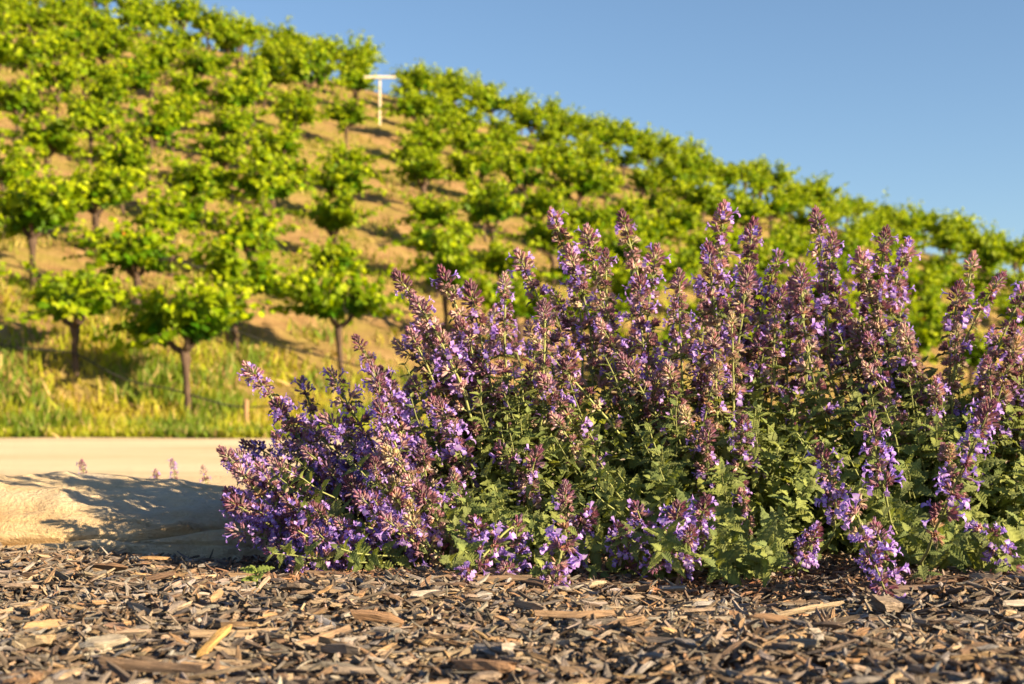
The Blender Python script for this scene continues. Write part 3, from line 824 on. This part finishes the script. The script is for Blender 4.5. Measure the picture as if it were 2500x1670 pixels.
# dense leaves inside each clump, too many to count
for pl in plants:
    a = Acc(); c = A(pl.location); n = 3400
    dirs = RNG.normal(0, 1, (n, 3)); dirs[:, 2] = np.abs(dirs[:, 2]); dirs /= np.linalg.norm(dirs, axis=1)[:, None]
    r = RNG.uniform(0.25, 0.95, n) ** 0.6
    pts = dirs * r[:, None] * A((0.24, 0.27, 0.25)) + A((0, 0, 0.012))
    tp = [cat_leaf(0.021, 0.013, 7, 0.3, 0.35, LEAF_C[k]) for k in range(5)]; kk = RNG.integers(0, 5, n)
    for k in range(5):
        s_ = kk == k; a.batch(tp[k], rand_rots(int(s_.sum()), 0.6), pts[s_], RNG.uniform(0.6, 1.1, int(s_.sum())), RNG.uniform(0.75, 1.1, (int(s_.sum()), 1)) * np.ones((1, 3)))
    tag(link('inner_foliage', a.mesh('inner_foliage', CM), pl), kind='stuff')

# seedling in the mulch, and thin sprigs standing behind the boulder
x, y = ground_px(630, 1462)
sd = tag(empty('seedling', (x, y, 0.022)), 'tiny bright green seedling growing out of the wood chips', 'seedling')
a = Acc(); V, F = tube([(0, 0, -0.01), (0.001, 0, 0.008), (0, 0, 0.020)], [0.001, 0.001, 0.0008], 5); a.add(V, F, (0.22, 0.25, 0.06), 3)
link('stem', a.mesh('stem', CM), sd)
SEED = [tpl_mesh(cat_leaf(0.020, 0.017, 11, 0.15, 0.25, (0.20, 0.27, 0.05)), 'leaf', CM) for _ in range(2)]
for k, (ang, el, z, s_) in enumerate([(0.2, 0.35, 0.018, 0.85), (3.0, 0.3, 0.018, 0.8), (-1.2, 0.1, 0.014, 0.8), (1.9, 0.3, 0.016, 0.7), (-2.4, 0.2, 0.010, 0.75), (4.1, 0.9, 0.02, 0.45)]):
    d = A((math.cos(ang), math.sin(ang), el))
    link('leaf', SEED[k % 2], sd, mat=loc_mat(aim(d, (0, -0.5, 1)), (0, 0, z), s_))
for (u, v, d, lab) in [(205, 1138, 2.75, 'lone faint catmint sprig behind the thick left end of the boulder'), (385, 1160, 2.7, 'short catmint sprig behind the boulder, left of the bushier one'),
                       (425, 1135, 2.75, 'tallest blurred violet catmint sprig behind the middle of the boulder'), (500, 1150, 2.7, 'thin spent catmint sprig behind the right end of the boulder')]:
    tip = A(px(u, v, d)); pl = tag(empty('catmint_sprig', (tip[0] + 0.03, d, 0.0)), lab, 'catmint', 'small catmint sprigs behind the boulder')
    flower_stalk(pl, (tip[0] + 0.03, d, -0.02), tip, 'spent' if u == 500 else 'bloom', 0.7, lean=(-0.2, 0, 1), thick=0.7, wscale=0.7)

# ------------------------------------------------------------------ vineyard
def vine_leaf_tpl():
    out = [(0.0, -0.02), (0.30, -0.16), (0.52, 0.10), (0.40, 0.26), (0.58, 0.56), (0.30, 0.56), (0.0, 1.0), (-0.30, 0.56), (-0.58, 0.56), (-0.40, 0.26), (-0.52, 0.10), (-0.30, -0.16)]
    V = [(0, 0.22, 0.0)] + [(x, y, -0.20 * abs(x) - 0.16 * max(0, y - 0.2) ** 1.5 + 0.06 * math.sin(7 * y + 3 * x)) for x, y in out]
    F = [(0, i + 1, (i + 1) % 12 + 1) for i in range(12)]; F = [(a, c, b) for a, b, c in F]
    V = A(V)
    return dict(V=V, F=np.array(F), C=np.ones((13, 3)), M=np.zeros(12, int), L=V)
VLEAF = vine_leaf_tpl()
def make_vine(seed, big=False):
    rr = random.Random(seed)
    th = rr.uniform(0.56, 0.72)
    # trunk with gnarled head
    n = 9; P = []; wx, wy = rr.uniform(-0.05, 0.05), rr.uniform(-0.05, 0.05)
    for i in range(n):
        t = i / (n - 1); P.append((wx * math.sin(t * 3.0) + rr.gauss(0, 0.008), wy * math.sin(t * 2.4) + rr.gauss(0, 0.008), -0.12 + (th + 0.12) * t))
    r = [0.050, 0.040, 0.034, 0.032, 0.031, 0.032, 0.036, 0.050, 0.046]
    a = Acc(); V, F = tube(P, r, 9, True, 0.16); a.add(V, F); trunk = a.mesh('trunk', [MAT['bark']])
    head = A(P[-1]); arms = []; na = rr.choice([3, 4, 4])
    a0 = rr.uniform(0, 0.6)
    ends = []
    for k in range(na):
        ang = a0 + k * 2 * math.pi / na + rr.gauss(0, 0.2); ln = rr.uniform(0.13, 0.24)
        d = A((math.cos(ang), math.sin(ang) * 0.7, 0)); P2 = [head - (0, 0, 0.03), head + d * ln * 0.55 + (0, 0, 0.03), head + d * ln * 0.95 + (0, 0, 0.10 + rr.uniform(0, 0.05)), head + d * ln + (0, 0, 0.19)]
        ac = Acc(); V, F = tube(P2, [0.036, 0.030, 0.026, 0.022], 7, True, 0.15); ac.add(V, F); arms.append(ac.mesh('arm', [MAT['bark']])); ends.append((A(P2[-1]), d)); ends.append((A(P2[2]), d))
    # shoots and leaves
    ca = Acc(); ts, Rs, sc, ti = [], [], [], []
    nsh = 36 if big else 31
    for k in range(nsh):
        e, d = ends[k % len(ends)]
        ln = rr.uniform(0.36, 0.95); ang = rr.uniform(0, 6.28)
        out = d * rr.uniform(0.1, 0.9) + A((math.cos(ang) * 0.5, math.sin(ang) * 0.45, rr.uniform(0.0, 1.8))); out = norm(out)
        droop = rr.uniform(0.0, 0.55)
        prev = e; Pp = [e]
        steps = int(ln / 0.045)
        for q in range(steps):
            t = (q + 1) / steps
            p = e + out * ln * t + A((0, 0, -droop * ln * t * t)) + A([rr.gauss(0, 0.012) for _ in range(3)])
            Pp.append(p)
            for m in range(2 if rr.random() < 0.6 else 1):
                la = rr.uniform(0, 6.28); off = A((math.cos(la), math.sin(la), rr.uniform(-0.3, 0.4))) * rr.uniform(0.03, 0.10)
                ts.append(p + off)
                Rm = aim(norm(off + A((0, 0, -0.10)) + d * 0.05), norm(A((rr.gauss(0, 0.55), rr.gauss(0, 0.55), 1.0))))
                Rs.append(Rm); s_ = rr.uniform(0.075, 0.115) * (1 - 0.45 * max(0, t - 0.6) / 0.4); sc.append(s_)
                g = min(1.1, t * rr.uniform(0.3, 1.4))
                c = A((0.022, 0.105, 0.001)) * (1 - g) + A((0.29, 0.35, 0.002)) * g  # inner leaves darkened to paint in crown shade; yellower new growth towards the tips
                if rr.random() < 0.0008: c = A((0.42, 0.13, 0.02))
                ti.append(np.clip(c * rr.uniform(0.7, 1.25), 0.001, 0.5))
        V, F = tube([Pp[0], Pp[len(Pp) // 2], Pp[-1]], [0.007, 0.005, 0.003], 4, False); ca.add(V, F, (0.16, 0.14, 0.05))
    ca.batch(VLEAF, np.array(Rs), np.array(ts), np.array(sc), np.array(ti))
    return trunk, arms, ca.mesh('crown', [MAT['vleaf']], True)
VARS = [make_vine(100 + k, k < 3) for k in range(9)]
ORD = ['first', 'second', 'third', 'fourth', 'fifth', 'sixth', 'seventh', 'eighth', 'ninth', 'tenth', 'eleventh', 'twelfth', 'thirteenth', 'fourteenth', 'fifteenth', 'sixteenth', 'seventeenth', 'eighteenth', 'nineteenth', 'twentieth',
       'twenty-first', 'twenty-second', 'twenty-third', 'twenty-fourth', 'twenty-fifth', 'twenty-sixth', 'twenty-seventh', 'twenty-eighth', 'twenty-ninth', 'thirtieth', 'thirty-first', 'thirty-second', 'thirty-third', 'thirty-fourth', 'thirty-fifth', 'thirty-sixth', 'thirty-seventh', 'thirty-eighth', 'thirty-ninth', 'fortieth']
def vine(x, y, k, s, rz, label, sx=1.0):
    tr, arms, cr = VARS[k]
    o = empty('grape_vine', (x, y, float(ground_z(x, y))), rz)
    o.scale = (s * sx, s * sx, s * random.uniform(0.88, 1.12))
    o.rotation_euler = (random.gauss(0, 0.05), random.gauss(0, 0.05), rz)
    link('trunk', tr, o)
    for am in arms: link('arm', am, o)
    link('crown', cr, o)
    return tag(o, label, 'grape vine', 'grape vines on the hillside')
NAMED = {(0, 0): 'nearest grapevine with sunlit pinkish trunk, at the grassy verge left of the catmint', (0, 1): 'bushy grapevine with dark trunk in the lowest row at the left edge',
         (1, 0): 'grapevine with slender curved trunk at the right end of the second row up'}
rows = []
for k in range(13):
    y0 = 16.1 + 2.5 * k
    pts = []
    if k == 0: xsr = [-3.72 - 1.33 * j for j in range(4)]
    elif k == 1: xsr = [-2.32 - 1.3 * j for j in range(6)]
    else:
        mid = -0.090 * y0; hw = 0.86
        xsr = [mid - hw - 1.14 * j for j in range(26)] + [mid + hw + 1.14 * j for j in range(34)]
    for x in xsr:
        xx = x + random.gauss(0, 0.06); yy = y0 + 0.095 * (x + 0.09 * y0) + random.gauss(0, 0.10)
        if k <= 1: yy = y0 + random.gauss(0, 0.06) + (0.25 if (k == 0 and x < -4) else 0)
        u = xx / yy * FPX
        if u < -1250 - 0.4 * FPX / yy or u > 1250 + 220: continue
        if hill_z(xx, yy) < 0.35 and k > 1: continue
        if 30 < yy < 38 and abs(u + 322) < 75: continue          # the aisle stays open around the trellis post
        if random.random() < 0.02 and k > 2: continue
        pts.append((xx, yy))
    pts.sort(); rows.append(pts)
n_v = 0
for k, pts in enumerate(rows):
    for j, (x, y) in enumerate(pts):
        jr = len(pts) - 1 - j
        lab = NAMED.get((k, jr)) or f'grapevine, {ORD[j]} from the left in the {ORD[k]} row up the hillside'
        s = random.uniform(1.05, 1.15) if k < 2 else random.uniform(0.92, 1.16)
        vine(x, y, (n_v * 5 + k) % 9 if k > 1 else (0, 1, 2)[(j + k) % 3], s, random.uniform(0, 6.28), lab, random.uniform(0.98, 1.1) if k < 2 else random.uniform(0.9, 1.08))
        n_v += 1
print('vines', n_v)

# trellis T-post near the crest
x, y = -326 / FPX * 38.2, 38.2
tp = tag(empty('trellis_post', (x, y, float(ground_z(x, y)))), 'pale T-shaped trellis post standing near the crest of the vineyard', 'post')
def box_mesh(name, hx, hy, hz, mat, bev=0.12):
    V = [(sx * hx, sy * hy, sz * hz) for sx in (-1, 1) for sy in (-1, 1) for sz in (-1, 1)]
    import bmesh
    bm = bmesh.new(); bmesh.ops.create_cube(bm, size=2)
    bmesh.ops.scale(bm, vec=(hx, hy, hz), verts=bm.verts)
    bmesh.ops.bevel(bm, geom=list(bm.edges), offset=min(hx, hy, hz) * bev * 2, segments=1, affect='EDGES')
    me = bpy.data.meshes.new(name); bm.to_mesh(me); bm.free(); me.materials.append(mat); return me
link('post', box_mesh('post', 0.026, 0.026, 0.85, MAT['pale']), tp, (0, 0, 0.50))
link('crossarm', box_mesh('crossarm', 0.42, 0.03, 0.034, MAT['pale']), tp, (0, -0.058, 1.29))

# drip lines along the lower rows, and stakes
for k, lab in ((0, 'black drip line along the lowest row of vines beside the verge'), (1, 'black drip line sagging along the second row of vines'), (2, 'black drip line along the third row of vines up the slope')):
    pts = rows[k]; P = []
    x0, x1 = pts[0][0] - 1.0, pts[-1][0] + (1.15 if k == 0 else 0.9)
    for t in np.linspace(0, 1, 40):
        x = x0 + (x1 - x0) * t; yv = np.interp(x, [p[0] for p in pts], [p[1] for p in pts]) - 0.06
        P.append((x, yv, float(ground_z(x, yv)) + 0.24 + 0.03 * math.sin(x * 4.6)))
    a = Acc(); V, F = tube(P, 0.010, 6); a.add(V, F)
    tag(link('drip_line', a.mesh('drip_line', [MAT['tubing']])), lab, 'drip line')
def stake(x, y, h, r, mat, lab, name='stake', tilt=0.0):
    a = Acc(); V, F = tube([(0, 0, -0.15), (tilt * 0.5, 0, h * 0.5), (tilt, 0, h * 0.97), (tilt, 0, h)], [r, r, r * 0.97, r * 0.6], 7, True, 0.08); a.add(V, F)
    tag(link(name, a.mesh(name, [mat]), loc=(x, y, float(ground_z(x, y)))), lab, 'stake', 'stakes in the vineyard')
xa, ya = rows[0][-1]
stake(xa + 0.72, ya - 0.3, 0.34, 0.030, MAT['stake'], 'short brown wooden stake at the right end of the lowest drip line')
stake(rows[1][-2][0] - 0.10, rows[1][-2][1] + 0.05, 1.25, 0.012, MAT['steel'], 'thin steel stake at the second vine from the right, second row up')
stake(rows[2][-8][0] - 0.10, rows[2][-8][1] + 0.05, 1.25, 0.012, MAT['steel'], 'thin steel stake beside a trunk in the third row up')

# ------------------------------------------------------------------ verge grass and hillside weeds
def blade_tpl(bend):
    V = [(-0.5, 0, 0), (0.5, 0, 0), (-0.38, bend * 0.25, 0.5), (0.38, bend * 0.25, 0.5), (0, bend, 1.0)]
    return dict(V=A(V), F=np.array([(0, 1, 3), (0, 3, 2), (2, 3, 4)]), C=np.repeat(A([[1, 1, 1]]), 5, 0), M=np.zeros(3, int), L=A(V))
BL = [blade_tpl(b) for b in (0.1, 0.35, 0.6)]
def yaw_rots(k, tilt=0.2): return rand_rots(k, tilt)
def grass(name, x, y, hgt, wid, tint, parent=None):
    a = Acc(); n = len(x); kk = RNG.integers(0, 3, n); z = ground_z(x, y) - 0.01
    for q in range(3):
        s_ = kk == q; m = int(s_.sum())
        a.batch(BL[q], yaw_rots(m, 0.42), np.stack([x[s_], y[s_], z[s_]], 1), np.stack([wid[s_], hgt[s_], hgt[s_]], 1), tint[s_])
    return tag(link(name, a.mesh(name, [MAT['grass']], True)), kind='stuff')
def nz(x, y, s, o=0):
    return np.array([noise.noise(Vector((a * s + o, b * s, o))) for a, b in zip(x, y)])
n = 95000
x = RNG.uniform(-9.5, 7, n); y = ROAD_Y1 - 0.25 + 8.0 * RNG.random(n) ** 1.7
dens = nz(x, y, 0.9) + 0.75 - 0.16 * np.maximum(0, y - ROAD_Y1 - 1.2) ** 1.15
keep = dens > RNG.uniform(0, 0.9, n); x, y = x[keep], y[keep]; n = len(x)
q = nz(x, y, 1.3, 7.0)
base = np.where((q > 0.12)[:, None], A((0.13, 0.20, 0.012)), np.where((q > -0.15)[:, None], A((0.28, 0.31, 0.012)), A((0.36, 0.33, 0.03))))
dry = RNG.random(n) < 0.12; base[dry] = A((0.42, 0.32, 0.13))
h = RNG.uniform(0.07, 0.26, n) * (1 + 0.5 * q) * np.where(y < ROAD_Y1 + 0.25, 0.6, 1.0)
tag(grass('verge_grass', x, y, h, RNG.uniform(0.014, 0.040, n), base * RNG.uniform(0.7, 1.25, (n, 1))), 'sunlit yellow green grass and weeds along the far side of the dirt road', 'grass')
n = 190000
x = RNG.uniform(-17, 19, n); y = RNG.uniform(17, 47, n)
f = nz(x, y, 0.55, 3.0) * 0.7 + nz(x, y * 1.0, 1.9, 5.0) * 0.5
keep = (f > -0.04 + 0.011 * np.maximum(0, y - 18) + RNG.uniform(-0.05, 0.15, n)) & (np.abs(x / y) < 0.40); x, y = x[keep], y[keep]; n = len(x)
base = np.where((RNG.random(n) < 0.6)[:, None], A((0.20, 0.23, 0.02)), A((0.40, 0.33, 0.10)))
tag(grass('hillside_weeds', x, y, RNG.uniform(0.05, 0.20, n), RNG.uniform(0.015, 0.04, n), base * RNG.uniform(0.7, 1.2, (n, 1))), 'sparse dry weeds scattered on the tan soil between the vine rows', 'weeds')
